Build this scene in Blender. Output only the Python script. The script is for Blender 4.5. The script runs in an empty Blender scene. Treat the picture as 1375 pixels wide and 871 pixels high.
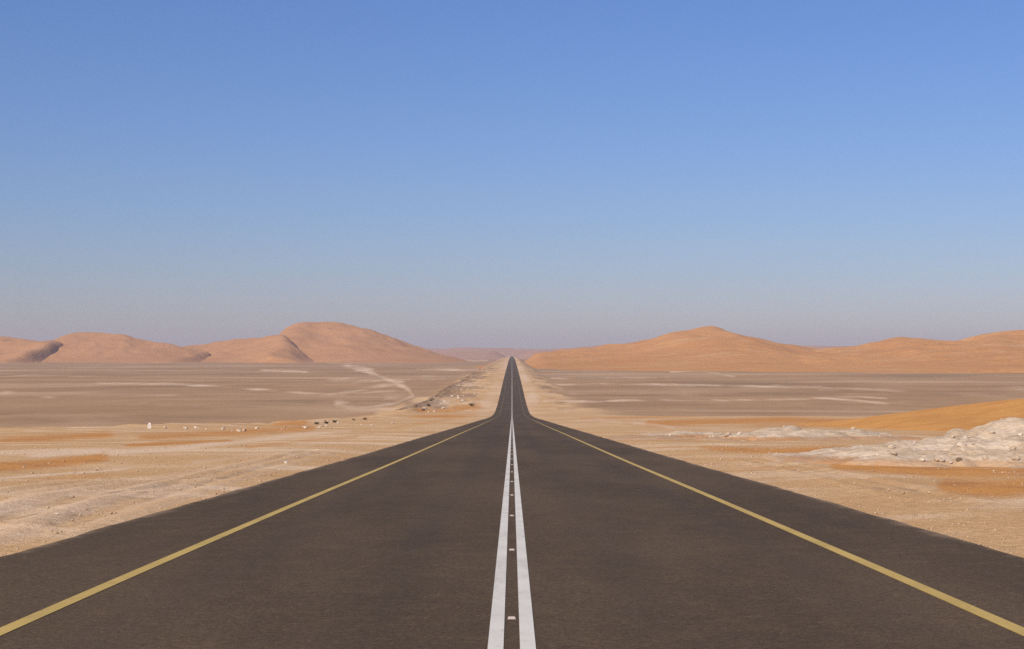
import bpy, math, random
import numpy as np
from mathutils import Vector

SC = bpy.context.scene
COL = SC.collection
RNG = np.random.default_rng(7)
random.seed(7)

F = 2000.0          # focal length in photo pixels (photo 1375 wide)
CX, HZ = 687.5, 474.0
EYE = 1.6           # camera height above the road

# ------------------------------------------------------------------ numerics
def smooth(a, b, x):
    t = np.clip((np.asarray(x, float) - a) / (b - a), 0, 1)
    return t * t * (3 - 2 * t)

def _hash(ix, iy, seed):
    h = (ix.astype(np.int64) * 374761393 + iy.astype(np.int64) * 668265263 + seed * 974634541) & 0x7fffffff
    h = ((h ^ (h >> 13)) * 1274126177) & 0x7fffffff
    h = (h ^ (h >> 16)) & 0xffff
    return h / 65535.0

def vnoise(x, y, seed=0):
    x = np.asarray(x, float); y = np.asarray(y, float)
    ix = np.floor(x); iy = np.floor(y)
    fx = x - ix; fy = y - iy
    fx = fx * fx * fx * (fx * (fx * 6 - 15) + 10); fy = fy * fy * fy * (fy * (fy * 6 - 15) + 10)
    a = _hash(ix, iy, seed); b = _hash(ix + 1, iy, seed)
    c = _hash(ix, iy + 1, seed); d = _hash(ix + 1, iy + 1, seed)
    return (a * (1 - fx) + b * fx) * (1 - fy) + (c * (1 - fx) + d * fx) * fy * 1.0

def fbm(x, y, oct=4, seed=0, gain=0.5):
    s = np.zeros(np.broadcast(np.asarray(x, float), np.asarray(y, float)).shape); a = 1.0; n = 0.0
    c, sn = math.cos(0.6), math.sin(0.6)
    for o in range(oct):
        s = s + a * (vnoise(x, y, seed + o * 17) * 2 - 1); n += a
        x, y = (x * c - y * sn) * 2.03 + 11.3, (x * sn + y * c) * 2.03 + 5.7
        a *= gain
    return s / n

def pchip(xs, ys):
    xs = np.array(xs, float); ys = np.array(ys, float)
    h = np.diff(xs); d = np.diff(ys) / h
    m = np.zeros_like(xs); m[0] = d[0]; m[-1] = d[-1]
    for i in range(1, len(xs) - 1):
        if d[i - 1] * d[i] > 0:
            w1 = 2 * h[i] + h[i - 1]; w2 = h[i] + 2 * h[i - 1]
            m[i] = (w1 + w2) / (w1 / d[i - 1] + w2 / d[i])
    def f(x):
        x = np.asarray(x, float)
        i = np.clip(np.searchsorted(xs, x) - 1, 0, len(xs) - 2)
        t = (x - xs[i]) / h[i]
        t2, t3 = t * t, t * t * t
        r = ((2 * t3 - 3 * t2 + 1) * ys[i] + (t3 - 2 * t2 + t) * h[i] * m[i]
             + (-2 * t3 + 3 * t2) * ys[i + 1] + (t3 - t2) * h[i] * m[i + 1])
        r = np.where(x < xs[0], ys[0] + (x - xs[0]) * m[0], r)
        return np.where(x > xs[-1], ys[-1] + (x - xs[-1]) * m[-1], r)
    return f

# road height (world z, road under the camera = 0), metres ahead of the camera
_road = pchip([-80, 0, 11, 22.5, 47, 100, 150, 250, 330, 400, 450, 500, 560, 653, 864, 1423, 2775, 3500, 5000, 7500, 13000],
              [2.6, 0, -.38, -.82, -1.8, -3.85, -5.8, -9.65, -12.75, -15.2, -16.6, -17.3, -17.5, -17.1, -15.6, -13.3, -9.5, -9.9, -11.2, -13.4, -19])
def zroad(y): return _road(y)
PLAIN = -17.3

LIP = np.array([(-900, 96), (-80, 110), (-44, 116), (-33, 140), (-28, 190), (-29.5, 300), (-31, 487), (-28, 800), (-24, 1400), (-20, 3000), (-20, 7000)], float)

def poly_dist(X, Y, P, H=None):
    """distance to polyline P, side (positive = left of travel), interpolated attributes"""
    best = np.full(X.shape, 1e18); side = np.zeros(X.shape); att = None
    if H is not None: att = [np.zeros(X.shape) for _ in H]
    for i in range(len(P) - 1):
        ax, ay = P[i][0], P[i][1]; bx, by = P[i + 1][0], P[i + 1][1]
        dx, dy = bx - ax, by - ay; L2 = dx * dx + dy * dy + 1e-12
        t = np.clip(((X - ax) * dx + (Y - ay) * dy) / L2, 0, 1)
        d2 = (X - ax - t * dx) ** 2 + (Y - ay - t * dy) ** 2
        m = d2 < best
        best = np.where(m, d2, best)
        cr = (dx * (Y - ay) - dy * (X - ax)) / math.sqrt(L2)
        side = np.where(m, cr, side)
        if H is not None:
            for k in range(len(H)):
                att[k] = np.where(m, H[k][i] * (1 - t) + H[k][i + 1] * t, att[k])
    return np.sqrt(best), side, att

def hillness(X, Y):
    # left: distance past the lip; right: the slope stays wide until it reaches the plain, then an embankment
    d, s, _ = poly_dist(X, Y, LIP)
    wob = 3.0 * fbm(X / 14, Y / 14, 3, 5) * smooth(90, 130, Y)
    out = np.where(s > 0, d, -d) + wob
    w = 26.0 - 10 * smooth(500, 900, Y)
    hl = 1 - smooth(0, 1, out / w)
    wr = 420 - 411 * smooth(430, 520, Y)
    hr = 1 - smooth(0, 1, (X - wr) / 22.0)
    return np.where(X < 0, hl, hr), out

def ground(X, Y):
    X = np.asarray(X, float); Y = np.asarray(Y, float)
    H, out = hillness(X, Y)
    zr = zroad(Y)
    pl = PLAIN + 0.25 * fbm(X / 160, Y / 160, 3, 3) - 0.0
    z = pl * (1 - H) + zr * H
    ax = np.abs(X)
    off = smooth(5.6, 11, ax)
    near = H
    # surface unevenness
    z = z + near * off * (0.05 * fbm(X / 9, Y / 9, 3, 11) + 0.03 * fbm(X / 1.7, Y / 1.7, 3, 21) * (1 - smooth(120, 300, Y)))
    # bumpy bank just at the lip and a windrow that runs along the embankment foot
    lip = np.exp(-(out / 7.0) ** 2) * (X < -10)
    z = z + lip * (0.25 + 0.45 * fbm(X / 6, Y / 6, 3, 31)) * smooth(85, 115, Y) * (1 - smooth(420, 480, Y))
    wind = np.exp(-((out - 2) / 3.0) ** 2) * (X < 0) * smooth(400, 460, Y) * (1 - smooth(1500, 1800, Y))
    z = z + wind * (0.9 + 0.8 * fbm(X / 5, Y / 12, 3, 41))
    bank = smooth(9, 14, -X) * (out < 6) * smooth(420, 500, Y) * (1 - smooth(1300, 1700, Y))
    z = z + bank * 0.55 * fbm(X / 4, Y / 9, 3, 43)
    # verge: sits a little under the asphalt, well under it below the carriageway
    z = z - 0.05 * (1 - smooth(5.5, 7.5, ax)) - 0.35 * (1 - smooth(4.6, 5.3, ax))
    return z

def g1(x, y): return float(ground(np.array([x]), np.array([y]))[0])

# ------------------------------------------------------------------ helpers
def tag(o, label=None, cat=None, group=None, kind=None):
    if label: o['label'] = label
    if cat: o['category'] = cat
    if group: o['group'] = group
    if kind: o['kind'] = kind
    return o

def link(o, parent=None):
    COL.objects.link(o)
    if parent is not None: o.parent = parent
    return o

def grid_mesh(name, X, Y, Z, mat, attr=None, smooth_shade=True):
    nr, nc = X.shape
    me = bpy.data.meshes.new(name)
    co = np.stack([X, Y, Z], -1).reshape(-1, 3).astype(np.float32)
    idx = np.arange(nr * nc).reshape(nr, nc)
    q = np.stack([idx[:-1, :-1], idx[:-1, 1:], idx[1:, 1:], idx[1:, :-1]], -1).reshape(-1, 4)
    me.vertices.add(len(co)); me.vertices.foreach_set('co', co.ravel())
    me.loops.add(q.size); me.loops.foreach_set('vertex_index', q.ravel().astype(np.int32))
    me.polygons.add(len(q)); me.polygons.foreach_set('loop_start', np.arange(0, q.size, 4, dtype=np.int32))
    me.polygons.foreach_set('use_smooth', np.full(len(q), smooth_shade))
    me.update(calc_edges=True)
    if attr is not None:
        a = me.attributes.new('zones', 'FLOAT_COLOR', 'POINT')
        a.data.foreach_set('color', attr.reshape(-1, 4).astype(np.float32).ravel())
    me.materials.append(mat)
    return bpy.data.objects.new(name, me)

def pydata(name, v, f, mat, smooth_shade=False):
    me = bpy.data.meshes.new(name); me.from_pydata(v, [], f)
    me.materials.append(mat)
    me.polygons.foreach_set('use_smooth', np.full(len(me.polygons), smooth_shade))
    me.update()
    return bpy.data.objects.new(name, me)

# ------------------------------------------------------------------ node helper
class NT:
    def __init__(s, name):
        s.m = bpy.data.materials.new(name); s.m.use_nodes = True
        s.t = s.m.node_tree; s.N = s.t.nodes; s.N.clear()
        s.out = s.N.new('ShaderNodeOutputMaterial')
        s.b = s.N.new('ShaderNodeBsdfPrincipled'); s.L(s.b.outputs[0], s.out.inputs[0])
        tc = s.N.new('ShaderNodeNewGeometry'); s.pos = tc.outputs['Position']
    def L(s, a, b): s.t.links.new(a, b)
    def scale(s, v):
        n = s.N.new('ShaderNodeVectorMath'); n.operation = 'MULTIPLY'; s.L(s.pos, n.inputs[0]); n.inputs[1].default_value = v
        return n.outputs[0]
    def noise(s, scale, detail=4, rough=.55, vec=None, dist=0.0):
        n = s.N.new('ShaderNodeTexNoise'); n.inputs['Scale'].default_value = scale
        n.inputs['Detail'].default_value = detail; n.inputs['Roughness'].default_value = rough; n.inputs['Distortion'].default_value = dist
        s.L(vec if vec is not None else s.pos, n.inputs['Vector']); return n.outputs['Fac']
    def voro(s, scale, feature='F1', vec=None, out='Distance'):
        n = s.N.new('ShaderNodeTexVoronoi'); n.feature = feature; n.inputs['Scale'].default_value = scale
        s.L(vec if vec is not None else s.pos, n.inputs['Vector']); return n.outputs[out]
    def ramp(s, x, a, b, lo=0.0, hi=1.0):
        n = s.N.new('ShaderNodeMapRange'); n.interpolation_type = 'SMOOTHSTEP'
        s.L(x, n.inputs[0]); n.inputs[1].default_value = a; n.inputs[2].default_value = b
        n.inputs[3].default_value = lo; n.inputs[4].default_value = hi; return n.outputs[0]
    def math(s, op, a, b=None):
        n = s.N.new('ShaderNodeMath'); n.operation = op
        for i, v in enumerate((a, b)):
            if v is None: continue
            if isinstance(v, (int, float)): n.inputs[i].default_value = v
            else: s.L(v, n.inputs[i])
        return n.outputs[0]
    def mix(s, fac, a, b, mode='MIX'):
        n = s.N.new('ShaderNodeMix'); n.data_type = 'RGBA'; n.blend_type = mode
        for sock, v in ((n.inputs[0], fac), (n.inputs[6], a), (n.inputs[7], b)):
            if isinstance(v, (int, float)): sock.default_value = v
            elif isinstance(v, tuple): sock.default_value = (*v, 1)
            else: s.L(v, sock)
        return n.outputs[2]
    def bump(s, h, strength, dist):
        n = s.N.new('ShaderNodeBump'); n.inputs['Strength'].default_value = strength; n.inputs['Distance'].default_value = dist
        s.L(h, n.inputs['Height']); s.L(n.outputs[0], s.b.inputs['Normal'])
    def done(s, col, rough=.9, spec=.2):
        if isinstance(col, tuple): s.b.inputs['Base Color'].default_value = (*col, 1)
        else: s.L(col, s.b.inputs['Base Color'])
        if isinstance(rough, float): s.b.inputs['Roughness'].default_value = rough
        else: s.L(rough, s.b.inputs['Roughness'])
        s.b.inputs['Specular IOR Level'].default_value = spec
        return s.m

# ------------------------------------------------------------------ materials
SAND = (.59, .382, .195); SAND2 = (.52, .312, .142); PALE = (.76, .58, .40); ORANGE = (.57, .265, .07)
BROWN = (.39, .243, .132); BROWN2 = (.31, .195, .108)

def ground_material():
    m = NT('desert_ground')
    at = m.N.new('ShaderNodeAttribute'); at.attribute_name = 'zones'
    sp = m.N.new('ShaderNodeSeparateColor'); m.L(at.outputs['Color'], sp.inputs[0])
    R, G, B = sp.outputs[0], sp.outputs[1], sp.outputs[2]; A = at.outputs['Alpha']
    big = m.noise(.035, 5, .6); mid = m.noise(.45, 6, .65); fine = m.noise(7, 6, .7); grit = m.noise(38, 3, .7)
    streak = m.noise(.22, 5, .62, m.scale((.35, 1.0, 1)), .8)
    col = m.mix(m.ramp(big, .35, .65), SAND, SAND2)
    col = m.mix(m.ramp(streak, .46, .68, 0, .75), col, PALE)
    col = m.mix(m.ramp(mid, .52, .74, 0, .6), col, (.48, .275, .125))
    # orange drift sand
    og = m.math('ADD', G, m.math('MULTIPLY', m.math('SUBTRACT', m.noise(.3, 5, .6), .5), .9))
    col = m.mix(m.ramp(og, .18, .85, 0, .92), col, m.mix(m.ramp(mid, .4, .65), ORANGE, (.44, .20, .07)))
    # gravel plain
    bn = m.math('ADD', R, m.math('MULTIPLY', m.math('SUBTRACT', m.noise(.05, 6, .65, m.scale((1, .3, 1))), .5), 1.3))
    pl = m.mix(m.ramp(m.noise(.012, 5, .6, m.scale((.6, 1, 1))), .38, .62), BROWN, BROWN2)
    pl = m.mix(m.ramp(m.noise(.006, 6, .65, m.scale((.45, 1, 1)), .5), .46, .70, 0, .85), pl, (.56, .385, .24))
    pl = m.mix(m.ramp(m.noise(.03, 5, .7, m.scale((.5, .25, 1))), .48, .70, 0, .6), pl, (.50, .335, .205))
    pl = m.mix(m.ramp(m.noise(.02, 5, .7, m.scale((.3, .3, 1))), .5, .75, 0, .5), pl, (.23, .145, .085))
    col = m.mix(m.ramp(bn, .25, .8), col, pl)
    # pale salt and track streaks
    an1 = m.noise(.05, 5, .7, m.scale((1, .13, 1))); an2 = m.noise(.012, 4, .65, m.scale((1, .2, 1)))
    pn = m.math('ADD', B, m.math('MULTIPLY', m.math('SUBTRACT', m.noise(.3, 6, .7), .5), .5))
    pn = m.math('ADD', pn, m.math('MULTIPLY', m.math('SUBTRACT', an1, .52), 2.6))
    pn = m.math('ADD', pn, m.math('MULTIPLY', m.math('SUBTRACT', an2, .52), 1.8))
    pn = m.math('MULTIPLY', pn, m.ramp(B, .02, .3))
    col = m.mix(m.ramp(pn, .12, 1.15, 0, .9), col, (.70, .52, .365))
    # dark stones
    an = m.math('ADD', A, m.math('MULTIPLY', m.math('SUBTRACT', m.noise(.5, 5, .7), .5), 1.2))
    col = m.mix(m.ramp(an, .45, .8, 0, .8), col, (.17, .11, .07))
    # grit
    g2 = m.mix(m.ramp(fine, .3, .7), (.80, .78, .76), (1.18, 1.17, 1.15))
    col = m.mix(1.0, col, g2, 'MULTIPLY')
    g3 = m.mix(m.ramp(grit, .3, .72), (.74, .72, .70), (1.25, 1.24, 1.22))
    col = m.mix(1.0, col, g3, 'MULTIPLY')
    cell = m.voro(16)
    col = m.mix(m.ramp(cell, .12, .22, .4, 0), col, m.mix(m.noise(5, 2), (.32, .21, .13), (.70, .56, .43)))
    h = m.math('ADD', m.math('MULTIPLY', fine, 1.0), m.math('MULTIPLY', grit, .35))
    h = m.math('ADD', h, m.math('MULTIPLY', m.ramp(cell, .05, .25, 1, 0), .35))
    m.bump(h, .55, .06)
    return m.done(col, .95, .1)

def asphalt_material():
    m = NT('asphalt')
    n1 = m.noise(.18, 5, .6, m.scale((1.6, .35, 1))); n2 = m.noise(2.2, 5, .65); n3 = m.noise(70, 4, .75); n4 = m.noise(260, 2, .6)
    col = m.mix(m.ramp(n1, .35, .65), (.080, .0545, .031), (.111, .076, .044))
    col = m.mix(m.ramp(n2, .45, .7, 0, .5), col, (.124, .083, .047))
    col = m.mix(m.ramp(m.noise(.7, 6, .7, m.scale((1, .3, 1))), .5, .72, 0, .45), col, (.062, .042, .030))
    col = m.mix(m.ramp(m.noise(6, 4, .7), .52, .72, 0, .4), col, (.135, .095, .066))
    col = m.mix(1.0, col, m.mix(m.ramp(n3, .3, .72), (.62, .62, .62), (1.38, 1.36, 1.34)), 'MULTIPLY')
    col = m.mix(1.0, col, m.mix(m.ramp(m.noise(22, 5, .8), .34, .66), (.74, .74, .74), (1.26, 1.25, 1.24)), 'MULTIPLY')
    col = m.mix(m.ramp(m.voro(55), .08, .2, .55, 0), col, (.17, .135, .11))
    # wheel paths and centre of lanes (oil), along the road
    sx = m.N.new('ShaderNodeSeparateXYZ'); m.L(m.pos, sx.inputs[0])
    ax = m.math('ABSOLUTE', sx.outputs[0])
    lane = m.math('ABSOLUTE', m.math('SUBTRACT', ax, 1.95))
    wheel = m.ramp(m.math('ABSOLUTE', m.math('SUBTRACT', lane, .85)), .05, .5, 1, 0)
    col = m.mix(m.math('MULTIPLY', wheel, .16), col, (.052, .040, .033))
    # sand blown onto the outer edge
    e = m.math('ADD', ax, m.math('MULTIPLY', m.math('SUBTRACT', m.noise(.6, 7, .75), .5), 1.0))
    col = m.mix(m.ramp(e, 5.22, 5.66, 0, .8), col, (.36, .25, .16))
    m.bump(m.math('ADD', n3, m.math('MULTIPLY', n4, .5)), .35, .012)
    return m.done(col, m.ramp(n2, .3, .7, .82, .92), .12)

def paint_material(name, c, worn, amount, far_fade):
    m = NT(name)
    n = m.noise(9, 6, .75, m.scale((1, .5, 1))); s = m.noise(55, 4, .7)
    col = m.mix(m.ramp(m.noise(1.2, 4, .6), .3, .7), c, tuple(v * .86 for v in c))
    col = m.mix(m.ramp(n, .56, .74, 0, amount), col, worn)
    col = m.mix(m.ramp(s, .58, .74, 0, amount), col, worn)
    sx = m.N.new('ShaderNodeSeparateXYZ'); m.L(m.pos, sx.inputs[0])
    col = m.mix(m.ramp(m.noise(.5, 5, .7, m.scale((3, 1, 1))), .5, .75, 0, .35), col, worn)
    col = m.mix(m.ramp(sx.outputs[1], 60, 420, 0, far_fade), col, (.15, .11, .08))  # fading with distance painted into the line colour along the road
    m.bump(s, .25, .006)
    return m.done(col, .75, .3)

def dune_material(name, a, b, c):
    m = NT(name)
    n1 = m.noise(.004, 5, .6); n2 = m.noise(.016, 6, .65, m.scale((.6, 1, 1.8))); n3 = m.noise(.25, 5, .7)
    col = m.mix(m.ramp(n1, .35, .65), a, b)
    col = m.mix(m.ramp(n2, .5, .7, 0, .65), col, c)
    col = m.mix(1.0, col, m.mix(m.ramp(n3, .3, .7), (.86, .85, .84), (1.12, 1.12, 1.12)), 'MULTIPLY')
    m.bump(m.noise(.035, 6, .65), .5, 9)
    return m.done(col, .95, .1)

def rubble_material():
    m = NT('pale_rubble')
    n1 = m.noise(.55, 5, .65); n2 = m.noise(3.2, 6, .7); v = m.voro(4.2, 'F1', None, 'Color')
    col = m.mix(m.ramp(n1, .36, .62), (.63, .495, .36), (.48, .355, .235))
    col = m.mix(m.ramp(n2, .5, .7, 0, .6), col, (.66, .555, .445))
    col = m.mix(.45, col, m.mix(m.ramp(m.noise(.8, 4), .38, .62), (.42, .31, .205), (.65, .53, .40)))
    bw = m.N.new('ShaderNodeRGBToBW'); m.L(v, bw.inputs[0])
    col = m.mix(1.0, col, m.mix(bw.outputs[0], (.88, .87, .86), (1.08, 1.08, 1.08)), 'MULTIPLY')
    # foot of the heap mixes into sand
    at = m.N.new('ShaderNodeAttribute'); at.attribute_name = 'zones'
    sp = m.N.new('ShaderNodeSeparateColor'); m.L(at.outputs['Color'], sp.inputs[0])
    f = m.math('ADD', sp.outputs[0], m.math('MULTIPLY', m.math('SUBTRACT', n2, .5), .9))
    col = m.mix(m.ramp(f, .3, .75), m.mix(m.ramp(n1, .4, .6), (.46, .31, .19), (.46, .25, .12)), col)
    h = m.math('ADD', n2, m.math('MULTIPLY', m.voro(6), -.6))
    m.bump(h, .5, .12)
    return m.done(col, .95, .1)

def stone_material(name, a, b):
    m = NT(name)
    oi = m.N.new('ShaderNodeObjectInfo')
    col = m.mix(oi.outputs['Random'], a, b)
    n = m.noise(14, 5, .7)
    col = m.mix(1.0, col, m.mix(m.ramp(n, .3, .7), (.72, .70, .68), (1.15, 1.15, 1.15)), 'MULTIPLY')
    m.bump(n, .5, .03)
    return m.done(col, .9, .2)

M_GROUND = ground_material()
M_ASPH = asphalt_material()
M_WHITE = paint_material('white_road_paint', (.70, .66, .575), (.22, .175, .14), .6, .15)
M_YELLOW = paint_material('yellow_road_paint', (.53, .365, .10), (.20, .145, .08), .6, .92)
M_DUNE_L = dune_material('pink_dune_sand', (.455, .232, .103), (.485, .252, .116), (.42, .205, .09))
M_DUNE_R = dune_material('orange_dune_sand', (.53, .262, .098), (.49, .232, .085), (.56, .33, .155))
M_DUNE_F = dune_material('far_dune_sand', (.42, .25, .17), (.45, .27, .18), (.40, .23, .15))
M_RUB = rubble_material()
M_STONE = stone_material('pale_stone', (.62, .53, .43), (.46, .35, .25))
M_TAN = stone_material('tan_stone', (.50, .375, .26), (.42, .29, .185))
M_DARK = stone_material('dark_stone', (.13, .085, .055), (.2, .13, .085))

# ------------------------------------------------------------------ the ground sheet
def plain_xy(x, y):
    Yd = (EYE - PLAIN) * F / (y - HZ)
    return (x - CX) * Yd / F, Yd

def build_ground():
    xs = [0, 1.5, 3, 4.3, 4.7, 5.0, 5.3]
    x, st = 5.45, .13
    while x < 8800:
        xs.append(x); st = max(.13, x * .0195) if x > 7 else .13; x += st
    xs.append(8800); xs = np.array(xs); xs = np.concatenate([-xs[:0:-1], xs])
    ys = [-60, -40, -25, -15, -8, -3, 0, 2]
    y = 3.0
    while y < 12900: ys.append(y); y *= 1.0105
    ys.append(12900)
    X, Y = np.meshgrid(xs, np.array(ys, float))
    Z = ground(X, Y)
    H, out = hillness(X, Y)
    ax = np.abs(X)
    plainR = np.where(X < 0, 1 - smooth(.35, .75, H), np.maximum(1 - smooth(.3, .8, H), 0) * smooth(380, 470, Y))
    plainR = np.where(X >= 0, np.maximum(plainR * smooth(6, 40, X), smooth(330, 450, Y) * smooth(12, 48, X)), plainR)
    # gravel washed over the long embankment, so its sides break into the plain
    wash = smooth(440, 560, Y) * smooth(9, 16, ax)
    plainR = np.maximum(plainR, wash * np.clip(.30 + 1.1 * fbm(X / 9, Y / 55, 4, 88) + .45 * smooth(14, 30, ax), 0, 1))
    # drift sand, seen as patches on the near slope
    G = np.zeros_like(X)
    def blob(cx, cy, rx, ry, a=1.0, ang=0.0):
        c, s = math.cos(ang), math.sin(ang)
        u = ((X - cx) * c + (Y - cy) * s) / rx; v = (-(X - cx) * s + (Y - cy) * c) / ry
        return a * np.exp(-(u * u + v * v) ** 1.5)
    for b in ((-18, 380, 9, 60, .8), (-9, 17, 5, 9, .32), (10, 18, 4, 8, .3), (34, 190, 12, 60, .6), (60, 250, 25, 80, .7), (40, 90, 15, 25, .9), (24, 66, 8, 8, .7)):
        G = np.maximum(G, blob(*b))
    U = X / np.maximum(Y, 1) * F
    VS = (EYE - zroad(Y)) * F / np.maximum(Y, 1)        # depression of the sloping ground
    onslope = smooth(5, 12, Y) * (1 - smooth(520, 700, Y))
    def slope_line(pts, w, a):
        d, _, _ = poly_dist(U, VS, [(px - CX, py - HZ) for px, py in pts])
        return a * np.exp(-(d / w) ** 2) * onslope
    for q in (([(-60, 628), (0, 626), (60, 622), (140, 614)], 7, 1.0), ([(170, 598), (250, 594), (310, 591)], 2.6, .95), ([(70, 569), (110, 564), (150, 571)], 4, .9),
              ([(190, 586), (300, 582), (420, 574)], 6, .7), ([(370, 571), (410, 569)], 3, .85), ([(560, 551), (600, 550), (645, 545)], 5, .7), ([(0, 590), (60, 588), (150, 583)], 6, .75), ([(-40, 655), (60, 642), (150, 636)], 4, .45), ([(330, 600), (420, 590), (480, 586)], 3, .5), ([(-40, 735), (20, 725), (90, 705)], 9, .45), ([(520, 575), (580, 566), (640, 557)], 3, .45),
              ([(870, 568), (950, 566), (1050, 563), (1150, 567)], 5, .85), ([(940, 603), (1050, 606), (1130, 602)], 5, .95), ([(1270, 652), (1340, 655), (1420, 645)], 15, 1.0),
              ([(1120, 622), (1260, 632), (1390, 634)], 9, .9), ([(1200, 668), (1300, 690), (1390, 705)], 7, .45), ([(820, 592), (900, 606), (980, 618)], 3, .5), ([(780, 562), (860, 560), (960, 557)], 2.5, .6), ([(780, 575), (850, 582), (900, 590)], 5, .4)):
        G = np.maximum(G, slope_line(*q))
    G = G * smooth(6.5, 9, ax)
    # pale streaks
    B = np.zeros_like(X)
    V = (EYE - PLAIN) * F / np.maximum(Y, 1)      # bearing and depression of each ground point
    far = smooth(430, 520, Y)
    for pts, w, a in (
        ([(130, 514), (230, 515), (300, 519), (360, 524), (420, 528), (470, 531)], 2.0, .8),
        ([(352, 497), (385, 498), (412, 499)], 2.2, 1.0),
        ([(440, 486), (560, 485), (655, 484)], 1.6, .8),
        ([(560, 495), (600, 496), (640, 496)], 2.2, .6),
        ([(462, 491), (490, 497), (505, 503), (530, 513), (548, 522), (555, 532), (530, 541), (490, 546), (462, 549)], 3.0, .95), ([(465, 490), (500, 497)], 3, .9), ([(395, 527), (440, 531), (480, 528), (530, 524)], 2.2, .7),
        ([(440, 533), (465, 529), (500, 520), (540, 512)], 4, .7),
        ([(455, 543), (475, 548), (500, 552), (520, 553), (560, 550)], 8.0, .95),
        ([(0, 527), (18, 526)], 2.6, 1.0), ([(60, 533), (72, 533)], 2.2, .9), ([(0, 505), (80, 504), (160, 508)], 2.4, .45),
        ([(90, 531), (200, 530), (330, 533)], 2.0, .35), ([(250, 550), (330, 551)], 1.5, .4), ([(0, 519), (120, 518)], 1.5, .3),
        ([(520, 535), (560, 540), (600, 540)], 8.0, .75), ([(440, 512), (560, 508), (640, 503)], 5, .4), ([(0, 545), (200, 542), (380, 546)], 5, .3), ([(720, 528), (860, 527), (1000, 528)], 4, .35), ([(1100, 522), (1260, 524), (1375, 521)], 4, .35), ([(800, 551), (950, 549), (1100, 551)], 4, .35),
        ([(730, 538), (800, 539), (850, 537), (950, 537), (1040, 536), (1110, 534), (1150, 537), (1192, 542)], 1.9, .85),
        ([(1110, 533), (1150, 532), (1190, 534)], 1.3, .6),
        ([(735, 517), (800, 515), (900, 516), (1000, 518), (1100, 519), (1125, 523)], 1.8, .65),
        ([(740, 508), (850, 507), (900, 506)], 1.3, .5), ([(900, 499), (945, 498), (968, 502), (985, 505)], 1.6, .85), ([(1040, 517), (1090, 518), (1120, 523)], 1.4, .5)):
        d, _, _ = poly_dist(U, V, [(px - CX, py - HZ) for px, py in pts])
        B = np.maximum(B, a * np.exp(-(d / w) ** 2) * far)
    # verges of the far road and the bank foot
    B = np.maximum(B, .65 * (1 - smooth(9, 15, ax)) * smooth(300, 500, Y))
    B = np.maximum(B, .55 * (X < 0) * (out < 3) * smooth(8, 12, ax) * smooth(420, 480, Y) * (.5 + .5 * fbm(X / 5, Y / 30, 3, 77)))
    # worn pale strip on the near slope and the lip, plus tyre tracks
    for q in (([(-40, 643), (0, 640), (80, 634), (175, 628)], 1.8, .85), ([(45, 611), (85, 608), (135, 605)], 3.5, .95), ([(-40, 607), (40, 604), (150, 601)], 3, .6),
              ([(470, 577), (380, 586), (310, 594), (230, 603), (150, 607)], 3.5, .8), ([(600, 570), (500, 582), (420, 596), (330, 612)], 9, .5), ([(0, 575), (60, 577), (100, 573)], 1.5, .6),
              ([(260, 620), (340, 612), (430, 605)], 4, .6), ([(150, 650), (260, 632), (360, 618)], 5, .5), ([(40, 658), (110, 648), (200, 640)], 4, .55), ([(550, 590), (620, 572)], 6, .45),
              ([(740, 567), (800, 563), (835, 566)], 3, .85), ([(850, 568), (880, 570), (905, 574)], 3, .9), ([(760, 575), (860, 600), (960, 622)], 8, .4), ([(1000, 625), (1150, 622), (1240, 628)], 7, .45)):
        B = np.maximum(B, slope_line(*q))
    A = np.zeros_like(X)
    near = 1 - smooth(60, 95, Y)
    for pts in ([(-60, 682), (0, 664), (45, 655), (110, 646), (190, 640)], [(-60, 690), (0, 671), (45, 661), (110, 651), (190, 644)], [(-60, 712), (0, 692), (50, 678), (110, 663), (170, 652), (250, 640)],
                [(-60, 724), (0, 703), (50, 687), (110, 670), (170, 658), (250, 645)], [(60, 702), (180, 664), (300, 632), (420, 604)], [(90, 703), (205, 666), (320, 634), (430, 607)], [(1240, 668), (1120, 640), (1010, 618)], [(1290, 672), (1150, 640), (1035, 618)]):
        P = []
        for px, py in pts:
            yy = np.geomspace(6, 400, 3000); k = np.argmin(np.abs((EYE - zroad(yy)) * F / yy - (py - HZ))); P.append(((px - CX) * yy[k] / F, yy[k]))
        d, _, _ = poly_dist(X, Y, P)
        A = np.maximum(A, .52 * np.exp(-(d / .26) ** 2))
        B = np.maximum(B, .6 * np.exp(-((d - .55) / .3) ** 2))
        Z = Z - .045 * np.exp(-(d / .2) ** 2) + .03 * np.exp(-((d - .42) / .16) ** 2)
    A = np.maximum(A, .85 * np.exp(-((out - 3) / 2.6) ** 2) * (X < 0) * smooth(430, 480, Y) * (1 - smooth(1100, 1600, Y)))
    o = grid_mesh('ground', X, Y, Z, M_GROUND, np.stack([plainR, G, B, A], -1))
    link(o); tag(o, kind='structure')

build_ground()

# ------------------------------------------------------------------ road and its paint
def strip_rows():
    ys = [-60.0, -40, -25, -15, -8, -3, 0]
    y = 2.0
    while y < 6900: ys.append(y); y *= 1.012
    return np.array(ys)
ROWS = strip_rows()

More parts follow.
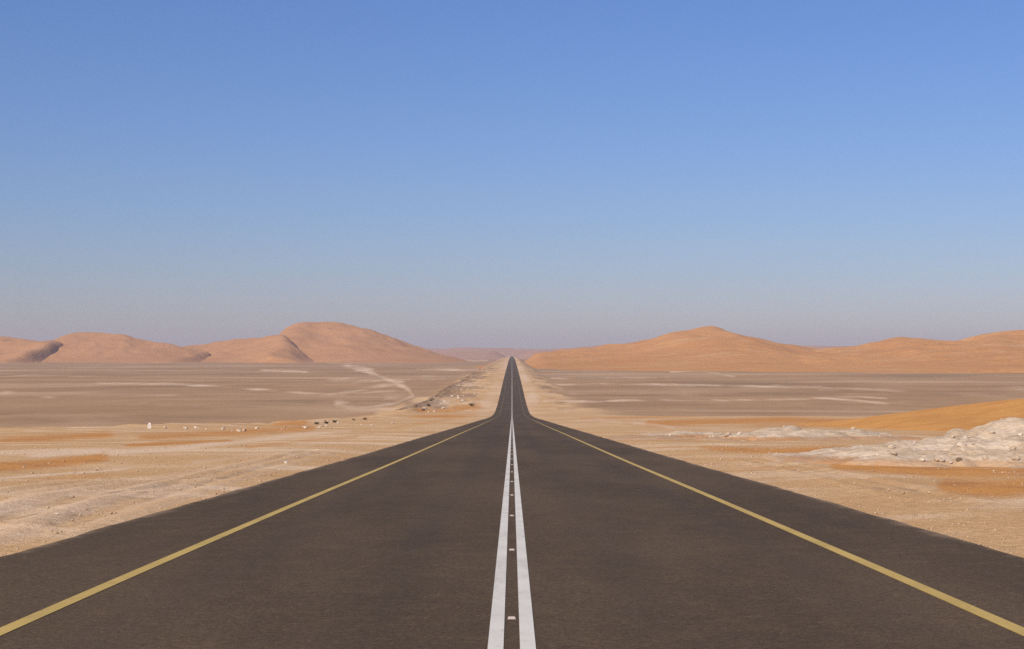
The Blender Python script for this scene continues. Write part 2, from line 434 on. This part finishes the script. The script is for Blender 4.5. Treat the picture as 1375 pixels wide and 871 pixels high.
def build_road():
    hw = 5.42
    xs = np.array([-hw, -hw, -5.0, -3.8, -2, 0, 2, 3.8, 5.0, hw, hw])
    X, Y = np.meshgrid(xs, ROWS)
    Z = np.repeat(zroad(ROWS)[:, None], len(xs), 1)
    j = .06 * fbm(ROWS / 1.4, ROWS * 0 + 3, 4, 51); k = .06 * fbm(ROWS / 1.4, ROWS * 0 + 9, 4, 52)
    for c in (0, 1): X[:, c] += j
    for c in (-1, -2): X[:, c] += k
    Z[:, 0] -= .30; Z[:, -1] -= .30
    o = grid_mesh('road', X, Y, Z, M_ASPH, smooth_shade=False)
    link(o); tag(o, 'dark straight asphalt road running down the slope and up to the horizon', 'road', kind='structure')
    def line(name, x0, x1, mat, label=None):
        xx = np.array([x0, x0, x1, x1]); LX, LY = np.meshgrid(xx, ROWS)
        
        LZ = np.repeat(zroad(ROWS)[:, None], 4, 1) + .005; LZ[:, 0] -= .004; LZ[:, 3] -= .004
        l = grid_mesh(name, LX, LY, LZ, mat, smooth_shade=False); link(l, o)
        if label: l['label'] = label
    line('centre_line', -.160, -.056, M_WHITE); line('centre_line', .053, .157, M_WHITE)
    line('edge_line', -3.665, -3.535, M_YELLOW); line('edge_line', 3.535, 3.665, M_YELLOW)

build_road()

def build_studs():
    v = [(-.036, -.045, 0), (.036, -.045, 0), (.036, .045, 0), (-.036, .045, 0),
         (-.028, -.022, .019), (.028, -.022, .019), (.028, .022, .019), (-.028, .022, .019)]
    f = [(0, 1, 5, 4), (1, 2, 6, 5), (2, 3, 7, 6), (3, 0, 4, 7), (4, 5, 6, 7)]
    mb = NT('stud_body_white'); n = mb.noise(60, 4, .7)
    mb.done(mb.mix(mb.ramp(n, .5, .7, 0, .4), (.46, .37, .31), (.32, .25, .20)), .6, .3)
    mr = NT('stud_reflector'); mr.done((.50, .41, .35), .35, .5)
    def refl(sy):
        vv = [(-.026, sy * .0435, .0035), (.026, sy * .0435, .0035), (.022, sy * .0265, .0175), (-.022, sy * .0265, .0175)]
        return pydata('reflector', vv, [(0, 1, 2, 3)] if sy < 0 else [(1, 0, 3, 2)], mr.m)
    parts = [pydata('stud_body', v, f, mb.m), refl(-1), refl(1)]
    names = ['nearest', 'second', 'third', 'fourth', 'fifth', 'sixth', 'seventh']
    for i in range(44):
        y = 11.19 + 5.42 * i
        o = bpy.data.objects.new('road_stud', None); o.empty_display_size = .05
        COL.objects.link(o); o.location = (-.002, y, float(zroad(y)) + .0005)
        o.rotation_euler.x = math.atan2(float(zroad(y + .5) - zroad(y - .5)), 1); o.scale = (.85, .85, .8)
        for r in parts:
            c = r if i == 0 else r.copy()
            COL.objects.link(c); c.parent = o
        if i == 0: lab = 'small white road stud between the white centre lines, nearest the camera'
        elif i < 7: lab = 'small white road stud between the centre lines, %s from the near end' % names[i]
        else: lab = 'tiny white road stud far down the slope between the merging centre lines'
        tag(o, lab, 'road stud', 'road studs between the two centre lines')

build_studs()

# ------------------------------------------------------------------ dunes
def px3(x, y, Y): return ((x - CX) * Y / F, Y, EYE + (HZ - y) * Y / F)

def dune(name, crests, xr, yr, step, mat, label, base=None, rough=1.0, seed=0, yscale=1.0):
    """crests: list of (points[(px,py,Y)], front width, back width)"""
    nx = int((xr[1] - xr[0]) / step) + 1; ny = int((yr[1] - yr[0]) / (step * yscale)) + 1
    X, Y = np.meshgrid(np.linspace(*xr, nx), np.linspace(*yr, ny))
    b = ground(X, Y) if base is None else np.full(X.shape, base)
    h = np.zeros_like(X)
    wx = X + 14 * rough * fbm(X / 90, Y / 90, 3, seed + 1); wy = Y + 30 * rough * fbm(X / 90, Y / 90, 3, seed + 2)
    for pts, wf, wb, p in crests:
        P = [px3(*q) for q in pts]
        hs = [max(0., q[2] - (g1(q[0], q[1]) if base is None else base)) for q in P]
        px_ = [q[0] for q in P]
        if all(px_[i + 1] > px_[i] + .8 for i in range(len(P) - 1)) and len(P) > 4:      # a crest running across the view
            cy = pchip(px_, [q[1] for q in P])(np.clip(wx, px_[0], px_[-1])); hc = np.maximum(pchip(px_, hs)(np.clip(wx, px_[0], px_[-1])), 0)
            hc = hc * (1 + .05 * fbm(X / 45, X * 0 + seed, 3, seed + 9)) * smooth(px_[0] - min(60, wf * .12), px_[0], X) * (1 - smooth(px_[-1], px_[-1] + 60, X))
            dy = cy + 45 * rough * fbm(X / 160, X * 0, 2, seed + 8) - wy
            t = np.clip(np.where(dy > 0, dy / wf, -dy / wb), 0, 1)
            h = np.maximum(h, hc * (1 - t) ** p)
        else:
            d, s, at = poly_dist(wx, wy, P, [hs])
            t = np.clip(d / np.where(s < 0, wf, wb), 0, 1)
            h = np.maximum(h, at[0] * (1 - t) ** p)
    for _ in range(2 if rough >= .5 else 1):                  # wind-rounded: soften the creases
        for ax_ in (0, 1):
            r_ = 2 if rough == 1 else 1
            acc = np.zeros_like(h); 
            for k_ in range(-r_, r_ + 1): acc += np.roll(h, k_, ax_)
            h = acc / (2 * r_ + 1)
    hn = h / max(h.max(), 1)
    h = h * (1 + .10 * rough * fbm(X / 130, Y / 200, 4, seed + 3)) + rough * 2.2 * smooth(.02, .3, hn) * (1 - smooth(.6, 1, hn)) * fbm(X / 55, Y / 80, 4, seed + 4)
    rdg = 1 - np.abs(fbm(X / 70 + Y / 260, Y / 150, 3, seed + 6)) * 2.4
    h = h + rough * 2.6 * smooth(.06, .3, hn) * (1 - smooth(.7, 1, hn)) * (np.maximum(rdg, 0) - .4)
    edge = np.minimum.reduce([X - xr[0], xr[1] - X, Y - yr[0], yr[1] - Y])
    h = h * smooth(0, step * 6, edge) * np.where((Y > 1000) & (Y < 6200), smooth(10, 50, np.abs(X)), 1)
    hn = h / max(h.max(), 1)
    Z = b + h - .7 * max(1.0, rough) * (1 - smooth(0, .04, hn)) - .02
    o = grid_mesh(name, X, Y, Z, mat)
    link(o); tag(o, label, 'dune', kind='structure'); return o

# far left, horn turning towards the viewer at its right end
dune('dune', [([(-260, 474, 3500), (-150, 452, 3500), (-60, 449, 3450), (0, 451, 3420), (30, 454, 3400), (52, 457, 3350), (74, 455, 3300), (79, 461, 3200), (84, 470, 3100), (88, 482, 3000)], 420, 400, 1.4)],
     (-1750, -960), (2860, 3900), 6, M_DUNE_L, 'low pink dune at the far left edge of the plain', PLAIN, 1, 100)
dune('dune', [([(60, 476, 3480), (78, 456, 3480), (86, 450, 3480), (102, 447, 3480), (140, 446, 3460), (170, 448.5, 3440), (200, 456, 3400), (235, 463, 3350), (290, 474, 3300)], 460, 200, 1.2)],
     (-1180, -640), (2860, 3900), 6, M_DUNE_L, 'long pink dune with a flat crest between the far left dune and the tallest one', PLAIN, 1, 120)
dune('dune', [([(200, 476, 3700), (265, 462.5, 3640), (300, 458, 3600), (340, 452.5, 3520), (370, 447.5, 3450), (386, 445, 3380), (391, 452, 3230), (397, 462, 3120), (404, 474, 3010), (410, 487, 2920)], 480, 380, 1.35)],
     (-1000, -370), (2820, 4000), 6, M_DUNE_L, 'pale sloping dune leaning against the left side of the tallest dune', PLAIN, 1, 140)
dune('dune', [([(372, 470, 3640), (382, 446, 3640), (388, 439, 3640), (401, 433, 3640), (430, 429.5, 3640), (460, 432, 3620), (490, 439, 3580), (520, 451, 3540), (550, 462, 3500), (600, 477, 3450)], 620, 240, 1.15)],
     (-680, -60), (2880, 4200), 6, M_DUNE_L, 'tallest pink dune with a rounded top left of the road', PLAIN, 1, 160)
# right
dune('dune', [([(690, 480, 2700), (716, 473, 2700), (756, 470, 2680), (807, 465, 2650), (858, 456, 2620), (909, 443.5, 2600), (935, 439.5, 2600), (948, 437, 2600), (965, 438, 2600), (981, 446, 2580), (1000, 452.5, 2540), (1030, 460, 2500), (1060, 464, 2450), (1110, 477, 2400)], 1000, 300, 1.35),
              ([(948, 437, 2600), (965, 452, 2350), (985, 470, 2050), (1000, 488, 1750)], 260, 330, 1.25),
              ([(790, 484, 2050), (860, 479, 2050), (905, 480, 2000), (960, 487, 1950)], 330, 260, 1.3)],
     (-60, 640), (1450, 3100), 6, M_DUNE_R, 'orange dune with a pointed top right of the road', PLAIN, 1.1, 200)
dune('dune', [([(1000, 480, 2400), (1050, 473, 2400), (1101, 467, 2380), (1132, 464.5, 2350), (1178, 456, 2320), (1216, 451, 2300), (1241, 452, 2280), (1280, 455, 2260), (1305, 451, 2250), (1343, 444.5, 2230), (1375, 442, 2220), (1450, 439, 2200), (1560, 446, 2200), (1700, 465, 2200)], 820, 260, 1.35),
              ([(1343, 446, 2220), (1330, 465, 1900), (1310, 488, 1600)], 250, 330, 1.25),
              ([(1080, 480, 1850), (1150, 476, 1850), (1210, 480, 1800), (1290, 476, 1780), (1375, 473, 1750), (1500, 478, 1750)], 320, 160, 1.2)],
     (280, 1180), (1400, 2700), 6, M_DUNE_R, 'long low orange dune at the right edge of the plain', PLAIN, 1.1, 230)
# behind everything
dune('dune', [([(-900, 470, 7800), (-200, 466, 7800), (300, 468, 7800), (520, 470, 7600), (580, 468, 7400), (640, 465.5, 7200), (690, 466.5, 7200), (730, 468, 7000), (800, 464, 7000), (1100, 464, 7200), (1600, 466, 7400), (2300, 470, 7600)], 900, 500, 1.3),
              ([(560, 476, 5200), (610, 471.5, 5200), (650, 470.5, 5100), (700, 472, 5000), (760, 469.5, 4900), (850, 470, 4800)], 600, 300, 1.3)],
     (-6500, 6500), (4300, 8400), 28, M_DUNE_F, 'hazy low dune ridge on the horizon behind the road', PLAIN, 1.5, 260)
# near right: smooth orange sand behind the white rubble
dune('dune', [([(1120, 571, 152), (1150, 563, 150), (1190, 556, 149), (1222, 552, 148), (1250, 548.5, 147), (1300, 542, 144), (1375, 534, 140), (1450, 530, 137), (1560, 538, 134), (1700, 565, 132)], 62, 40, 1.25)],
     (20, 105), (62, 215), .8, M_GROUND, 'smooth orange sand dune behind the white rubble heap', None, .04, 300)
o = bpy.data.objects['dune.007']
M_NEARD = NT('drift_sand')
_n = M_NEARD.noise(.25, 5, .6); _n2 = M_NEARD.noise(6, 5, .7)
_c = M_NEARD.mix(M_NEARD.ramp(_n, .35, .65), (.58, .285, .085), (.51, .24, .07))
_c = M_NEARD.mix(1.0, _c, M_NEARD.mix(M_NEARD.ramp(_n2, .3, .7), (.85, .85, .85), (1.12, 1.12, 1.12)), 'MULTIPLY')
M_NEARD.bump(M_NEARD.noise(1.2, 6, .65), .5, .3); M_NEARD.done(_c, .95, .1)
o.data.materials[0] = M_NEARD.m

# ------------------------------------------------------------------ rubble heaps
MOUNDS = []
def mound(name, pts, front, back, xr, yr, step, lump, label, seed, gain=1.0, patchy=.25):
    P = [px3(*q) for q in pts]
    hs = [max(0., q[2] - g1(q[0], q[1])) * gain + .05 for q in P]
    def height(X, Y):
        wx = X + .5 * fbm(X / 2.2, Y / 2.2, 3, seed); wy = Y + 1.1 * fbm(X / 2.2, Y / 2.2, 3, seed + 1)
        d, s, at = poly_dist(wx, wy, P, [hs])
        t = np.clip(d / np.where(s < 0, front, back), 0, 1)
        h = at[0] * (1 - t) ** 1.05
        m = smooth(.03, .25, h)
        rid = 1 - np.abs(fbm(X / 3.4, Y / 4.2, 3, seed + 2)) * 2.2
        h = h * (1 + patchy * fbm(X / 2.6, Y / 6, 3, seed + 5))
        h = h + m * lump * (rid - .62) + m * lump * .5 * (1 - 2.2 * np.abs(fbm(X / 1.3, Y / 1.6, 4, seed + 3, .55)) - .45)
        return h
    nx = int((xr[1] - xr[0]) / step) + 1; ny = int((yr[1] - yr[0]) / step) + 1
    X, Y = np.meshgrid(np.linspace(*xr, nx), np.linspace(*yr, ny))
    h = height(X, Y)
    edge = np.minimum.reduce([X - xr[0], xr[1] - X, Y - yr[0], yr[1] - Y])
    h = h * smooth(0, step * 5, edge)
    Z = ground(X, Y) + h - .16 * (1 - smooth(.0, .10, h))
    zone = np.zeros(X.shape + (4,)); zone[..., 0] = smooth(.02, .32, h)
    o = grid_mesh(name, X, Y, Z, M_RUB, zone); link(o); tag(o, label, 'rubble heap')
    MOUNDS.append(height)
    return height

hA = mound('rubble_heap', [(1110, 609, 54), (1140, 606, 53), (1175, 604, 52), (1197, 600, 51), (1216, 595, 50.5), (1230, 599, 50), (1249, 594, 49.5), (1268, 586, 49), (1285, 583, 49), (1303, 586, 48.5), (1323, 580, 48),
      (1340, 573, 48), (1361, 566.5, 47.5), (1378, 568, 47.5), (1420, 571, 47), (1480, 584, 46), (1540, 606, 46)], 7.5, 5.0, (8, 24), (37, 58), .09, .2,
      'long heap of white rubble beside the road in front of the orange dune', 400)
hB = mound('rubble_heap', [(860, 588, 92), (885, 581, 91), (930, 578.5, 90), (960, 580, 89), (1000, 575.5, 88), (1040, 576, 87), (1060, 570.5, 86), (1078, 577, 86), (1108, 571, 85), (1128, 577, 84), (1150, 584, 83), (1175, 592, 82)], 10, 8, (5, 27), (72, 104), .13, .18,
      'low ridge of pale broken rubble between two strips of orange sand', 430, .62, .8)

# ------------------------------------------------------------------ stones
def stone_mesh(i, mat):
    import bmesh
    bm = bmesh.new(); bmesh.ops.create_icosphere(bm, subdivisions=3, radius=1)
    r = random.Random(i * 31 + 5)
    planes = [Vector((r.gauss(0, 1), r.gauss(0, 1), r.gauss(0, 1))).normalized() for _ in range(11)]
    cut = [r.uniform(.55, .9) for _ in planes]
    for v in bm.verts:
        p = v.co.normalized()
        s = 1.0
        for n, c in zip(planes, cut):
            dd = p.dot(n)
            if dd > 1e-3: s = min(s, c / dd)
        v.co = p * s
        v.co.z *= .72; v.co.x *= 1.15
        v.co += Vector((r.uniform(-1, 1), r.uniform(-1, 1), r.uniform(-1, 1))) * .015
    me = bpy.data.meshes.new('stone'); bm.to_mesh(me); bm.free(); me.materials.append(mat)
    return me
ST = [stone_mesh(i, M_STONE) for i in range(7)]
SN = [stone_mesh(i + 40, M_TAN) for i in range(5)]
SD = [stone_mesh(i + 20, M_DARK) for i in range(3)]

def surf(x, y):
    X = np.array([x]); Y = np.array([y]); z = float(ground(X, Y)[0])
    for h in MOUNDS:
        hh = float(h(X, Y)[0])
        if hh > .05: z += hh
    return z

def put_stone(x, y, size, label, group=None, dark=False, sq=1.0, name='stone'):
    o = bpy.data.objects.new(name, random.choice(SD if dark else (SN if 'on the sand' in label and 'small' in label else ST)))
    s = size * .5
    o.scale = (s * random.uniform(.85, 1.2), s * random.uniform(.85, 1.2), s * sq * random.uniform(.8, 1.1))
    o.rotation_euler = (random.uniform(-.4, .4), random.uniform(-.4, .4), random.uniform(0, 6.28))
    o.location = (x, y, surf(x, y) + s * .28 * sq)
    COL.objects.link(o); tag(o, label, 'stone' if name == 'stone' else 'boulder', group)
    return o

def at_px(x, y, y0=6, y1=420, f=None):
    """march along the sight line of a photo pixel until it meets the surface"""
    Ys = np.geomspace(y0, y1, 1500); Xs = (x - CX) * Ys / F; Zr = EYE + (HZ - y) * Ys / F
    Zs = ground(Xs, Ys)
    for h in MOUNDS: Zs = Zs + np.where(h(Xs, Ys) > .05, h(Xs, Ys), 0)
    k = np.argmax(Zs > Zr)
    return float(Xs[k]), float(Ys[k])

# the ones the photo singles out
for px, py, sz, lab, dk in ((80, 692, .11, 'white stone alone on the yellowish sand left of the road', 0),
                            (1197, 602, .24, 'white stone at the thin left end of the rubble heap', 0),
                            (1258, 619, .26, 'white stone at the foot of the rubble heap, left of a dark stone', 0),
                            (1287, 619, .17, 'small dark stone at the foot of the rubble heap', 1),
                            (1321, 617, .22, 'pinkish white stone on the rubble heap, right of the dark stone', 0),
                            (1362, 617, .26, 'pale stone low on the heap near the right edge', 0),
                            (385, 622, .17, 'brownish stone on pale sand just beyond the left road edge', 0)):
    x, y = at_px(px, py); put_stone(x, y, sz, lab, None, bool(dk))
# heap stones
for i in range(90):
    x = random.uniform(10.5, 18.5); y = random.uniform(41.5, 49.5)
    if float(hA(np.array([x]), np.array([y]))[0]) < .08: continue
    put_stone(x, y, random.choice((.06, .07, .09, .12, .14, .18, .26)), 'pale stone lying loose on the front of the white rubble heap', 'loose stones on the white rubble heap')
for i in range(34):
    x = random.uniform(8, 22); y = random.uniform(79, 90)
    if float(hB(np.array([x]), np.array([y]))[0]) < .1: continue
    put_stone(x, y, random.choice((.16, .22, .3, .4)), 'pale stone lying loose on the low rubble ridge', 'loose stones on the low rubble ridge')
# lip of the slope on the left
for i in range(44):
    px = random.uniform(205, 560); x = (px - CX) * .06
    t = random.random()
    y = 112 + 20 * t if px < 330 else random.uniform(125, 210)
    x = (px - CX) * y / F
    put_stone(x, y, random.uniform(.16, .42), 'pale stone on the edge of the bank before the brown plain', 'stones along the edge of the left bank')
# bank by the far road
for i in range(30):
    y = random.uniform(470, 800); x = random.uniform(-30, -16)
    put_stone(x, y, random.uniform(.6, 1.5), 'pale boulder on the bank left of the far road', 'boulders on the bank left of the far road', False, .9, 'boulder')
for i in range(14):
    y = random.uniform(450, 640); x = -31 + random.uniform(-1.5, 2.5)
    put_stone(x, y, random.uniform(.7, 1.4), 'dark boulder along the foot of the bank left of the far road', 'dark boulders at the bank foot', True, .9, 'boulder')
for i in range(22):
    y = 10 * math.exp(random.random() * 2.0); x = -random.uniform(6.3, max(7.5, y * .36))
    put_stone(x, y, random.choice((.04, .05, .06, .07, .1)), 'small tan stone on the sand left of the road', 'small stones on the sand left of the road')
for i in range(22):
    y = 10 * math.exp(random.random() * 1.7); x = random.uniform(6.3, max(7.5, y * .36))
    if float(hA(np.array([x]), np.array([y]))[0]) > .03: continue
    put_stone(x, y, random.choice((.04, .05, .06, .07, .1)), 'small tan stone on the sand right of the road', 'small stones on the sand right of the road')

# white upright marker stone on the left bank
def marker():
    x, y = at_px(201, 575)
    s = .5
    v = [(-.15, -.12, -.2), (.17, -.12, -.2), (.17, .13, -.2), (-.15, .13, -.2), (-.12, -.1, .38), (.12, -.09, .42), (.11, .09, .4), (-.1, .1, .36), (-.05, -.03, .52), (.05, 0, .5)]
    f = [(0, 1, 5, 4), (1, 2, 6, 5), (2, 3, 7, 6), (3, 0, 4, 7), (4, 5, 9, 8), (5, 6, 9), (6, 7, 8, 9), (7, 4, 8)]
    mm = NT('whitewash'); n = mm.noise(9, 5, .7)
    mm.done(mm.mix(mm.ramp(n, .5, .72, 0, .5), (.80, .74, .68), (.5, .4, .32)), .85, .2)
    o = pydata('marker_stone', v, f, mm.m); link(o)
    o.location = (x, y, g1(x, y)); o.rotation_euler.z = .4
    tag(o, 'white upright marker stone on the edge of the left bank', 'marker stone')
marker()

# ------------------------------------------------------------------ shrubs
def shrub_mesh(seed):
    r = random.Random(seed); v = []; f = []
    def tri(p, d, w):
        a = Vector((r.gauss(0, 1), r.gauss(0, 1), r.gauss(0, 1))).normalized(); s = d.cross(a).normalized() * w
        k = len(v); v.extend([tuple(p - s), tuple(p + s), tuple(p + d)]); f.append((k, k + 1, k + 2))
    for i in range(26):                      # woody stems
        a = r.uniform(0, 6.28); e = r.uniform(.35, 1.25)
        d = Vector((math.cos(a) * math.cos(e), math.sin(a) * math.cos(e), math.sin(e)))
        L = r.uniform(.25, .5); w = .008
        s = d.cross(Vector((0, 0, 1))).normalized() * w; u = d.cross(s).normalized() * w
        k = len(v); tip = d * L
        v.extend([tuple(s), tuple(-s * .5 + u), tuple(-s * .5 - u), tuple(tip)]); f.extend([(k, k + 1, k + 3), (k + 1, k + 2, k + 3), (k + 2, k, k + 3)])
        for j in range(30):
            p = d * L * r.uniform(.35, 1.05) + Vector((r.gauss(0, .05), r.gauss(0, .05), r.gauss(0, .04)))
            p.z = max(p.z, .02)
            tri(p, Vector((r.gauss(0, 1), r.gauss(0, 1), r.gauss(.4, 1))).normalized() * r.uniform(.04, .08), r.uniform(.008, .016))
    ms = bpy.data.materials.get('dry_shrub')
    if ms is None:
        m = NT('dry_shrub'); oi = m.N.new('ShaderNodeObjectInfo')
        m.done(m.mix(oi.outputs['Random'], (.055, .045, .022), (.085, .06, .03)), .8, .2); ms = m.m
    me = bpy.data.meshes.new('shrub'); me.from_pydata(v, [], f); me.materials.append(ms); return me
SH = [shrub_mesh(i) for i in range(3)]
def put_shrub(px, py, s, lab, group=None, y0=90, xy=None):
    x, y = xy if xy else at_px(px, py, y0, 420)
    o = bpy.data.objects.new('shrub', random.choice(SH)); COL.objects.link(o)
    o.location = (x, y, surf(x, y) - .03); o.scale = (s, s, s * .85); o.rotation_euler.z = random.uniform(0, 6)
    tag(o, lab, 'shrub', group)
G_ = 'dry shrubs along the edge of the left bank'
put_shrub(426, 569.5, 1.0, 'dark low shrub on the left bank, leftmost of a row of three', G_)
put_shrub(439, 568.5, 1.1, 'dark low shrub on the left bank, middle one of a row of three', G_)
put_shrub(450, 567, 1.05, 'dark low shrub on the left bank, right end of a row of three', G_)
put_shrub(490, 563, 1.0, 'brownish shrub on the left bank beside pale sand, apart from the row', G_)
put_shrub(475, 564, .8, 'faint small shrub between the row of three and the brownish shrub', G_)
put_shrub(0, 0, 3.0, 'dark shrub on the bank close to the left side of the far road', None, xy=(-14.5, 535))
put_shrub(0, 0, 2.6, 'dark shrub at the foot of the bank left of the far road', None, xy=(-29, 520))

# ------------------------------------------------------------------ loose gravel on the verges
def gravel():
    base = np.array([(1, 0, 0), (-1, 0, 0), (0, 1, 0), (0, -1, 0), (0, 0, 1), (0, 0, -1)], float)
    tri = np.array([(0, 2, 4), (2, 1, 4), (1, 3, 4), (3, 0, 4), (2, 0, 5), (1, 2, 5), (3, 1, 5), (0, 3, 5)])
    n = 10000
    y = 7 * np.exp(RNG.random(n) * 2.35)
    side = np.where(RNG.random(n) < .5, -1, 1)
    x = side * (5.5 + np.abs(RNG.random(n) ** 1.6) * np.maximum(3, y * .40 - 4))
    dens = fbm(x / 2.5, y / 2.5, 4, 91) + RNG.normal(0, .35, n)
    keep = dens > -.1
    x, y = x[keep], y[keep]; n = len(x)
    size = (.005 + .015 * RNG.random(n) ** 4) * (1 + y / 30)
    z = ground(x, y)
    V = base[None] * (size[:, None, None] * RNG.uniform(.6, 1.4, (n, 6, 3)))
    V[..., 2] *= .7
    a = RNG.random(n) * 6.28; c, s = np.cos(a)[:, None], np.sin(a)[:, None]
    vx = V[..., 0] * c - V[..., 1] * s; vy = V[..., 0] * s + V[..., 1] * c
    V = np.stack([vx + x[:, None], vy + y[:, None], V[..., 2] + (z + size * .2)[:, None]], -1).reshape(-1, 3)
    Fc = (tri[None] + (np.arange(n) * 6)[:, None, None]).reshape(-1, 3)
    me = bpy.data.meshes.new('gravel')
    me.vertices.add(len(V)); me.vertices.foreach_set('co', V.astype(np.float32).ravel())
    me.loops.add(Fc.size); me.loops.foreach_set('vertex_index', Fc.ravel().astype(np.int32))
    me.polygons.add(len(Fc)); me.polygons.foreach_set('loop_start', np.arange(0, Fc.size, 3, dtype=np.int32))
    me.update(calc_edges=True)
    m = NT('gravel_stone'); k = m.noise(3.1, 3, .6)
    m.done(m.mix(m.ramp(k, .35, .65), (.38, .26, .16), (.53, .385, .26)), .9, .2)
    me.materials.append(m.m)
    o = bpy.data.objects.new('gravel', me); link(o)
    tag(o, 'loose gravel and grit strewn over the sandy verges', 'gravel', kind='stuff')
gravel()

# ------------------------------------------------------------------ haze
HAZE = 7.0e-5
def haze():
    x0, x1, y0, y1, z0, z1 = -9000, 9000, -300, 13100, -23, 130
    v = [(x, y, z) for z in (z0, z1) for y in (y0, y1) for x in (x0, x1)]
    f = [(0, 2, 3, 1), (4, 5, 7, 6), (0, 1, 5, 4), (2, 6, 7, 3), (0, 4, 6, 2), (1, 3, 7, 5)]
    m = bpy.data.materials.new('haze_air'); m.use_nodes = True
    N = m.node_tree.nodes; N.clear(); out = N.new('ShaderNodeOutputMaterial')
    pv = N.new('ShaderNodeVolumePrincipled'); pv.inputs['Color'].default_value = (.97, .88, .96, 1)
    pv.inputs['Density'].default_value = HAZE; pv.inputs['Anisotropy'].default_value = 0.1
    m.node_tree.links.new(pv.outputs[0], out.inputs['Volume'])
    o = pydata('haze', v, f, m); link(o); tag(o, kind='stuff')
haze()

# ------------------------------------------------------------------ light, sky, camera
SUN_EL, SUN_AZ = math.radians(38), math.radians(-146)     # azimuth clockwise from the road direction
w = bpy.data.worlds.new('World'); SC.world = w; w.use_nodes = True
wn = w.node_tree.nodes; bg = wn['Background']
sky = wn.new('ShaderNodeTexSky'); sky.sky_type = 'NISHITA'; sky.sun_disc = False
sky.sun_elevation = SUN_EL; sky.sun_rotation = SUN_AZ % (2 * math.pi)
sky.altitude = 0; sky.air_density = 1.4; sky.dust_density = 0.2; sky.ozone_density = 10.0
tint = wn.new('ShaderNodeVectorMath'); tint.operation = 'MULTIPLY'; tint.inputs[1].default_value = (.83, .78, 1.0)   # colour balance on the sky
w.node_tree.links.new(sky.outputs[0], tint.inputs[0]); w.node_tree.links.new(tint.outputs[0], bg.inputs[0]); bg.inputs[1].default_value = .10

sl = bpy.data.lights.new('sun', 'SUN'); sl.energy = 5.0; sl.angle = math.radians(.6); sl.color = (1, .89, .72)
so = bpy.data.objects.new('sun', sl); link(so)
d = Vector((math.sin(SUN_AZ) * math.cos(SUN_EL), math.cos(SUN_AZ) * math.cos(SUN_EL), math.sin(SUN_EL)))
so.rotation_euler = d.to_track_quat('Z', 'Y').to_euler(); so.location = (0, 0, 60)

cd = bpy.data.cameras.new('camera'); cd.sensor_width = 36; cd.lens = 36 * F / 1375
cd.clip_start = .1; cd.clip_end = 40000
co = bpy.data.objects.new('camera', cd); link(co)
co.location = (0, 0, EYE); co.rotation_euler = (math.pi / 2 + math.atan((HZ - 435.5) / F), 0, 0)
SC.camera = co

SC.view_settings.view_transform = 'Standard'; SC.view_settings.look = 'None'
SC.view_settings.exposure = 0.0; SC.view_settings.gamma = 1; SC.view_settings.use_curve_mapping = False
SC.cycles.volume_bounces = 0; SC.cycles.max_bounces = 5
SC.cycles.use_denoising = False
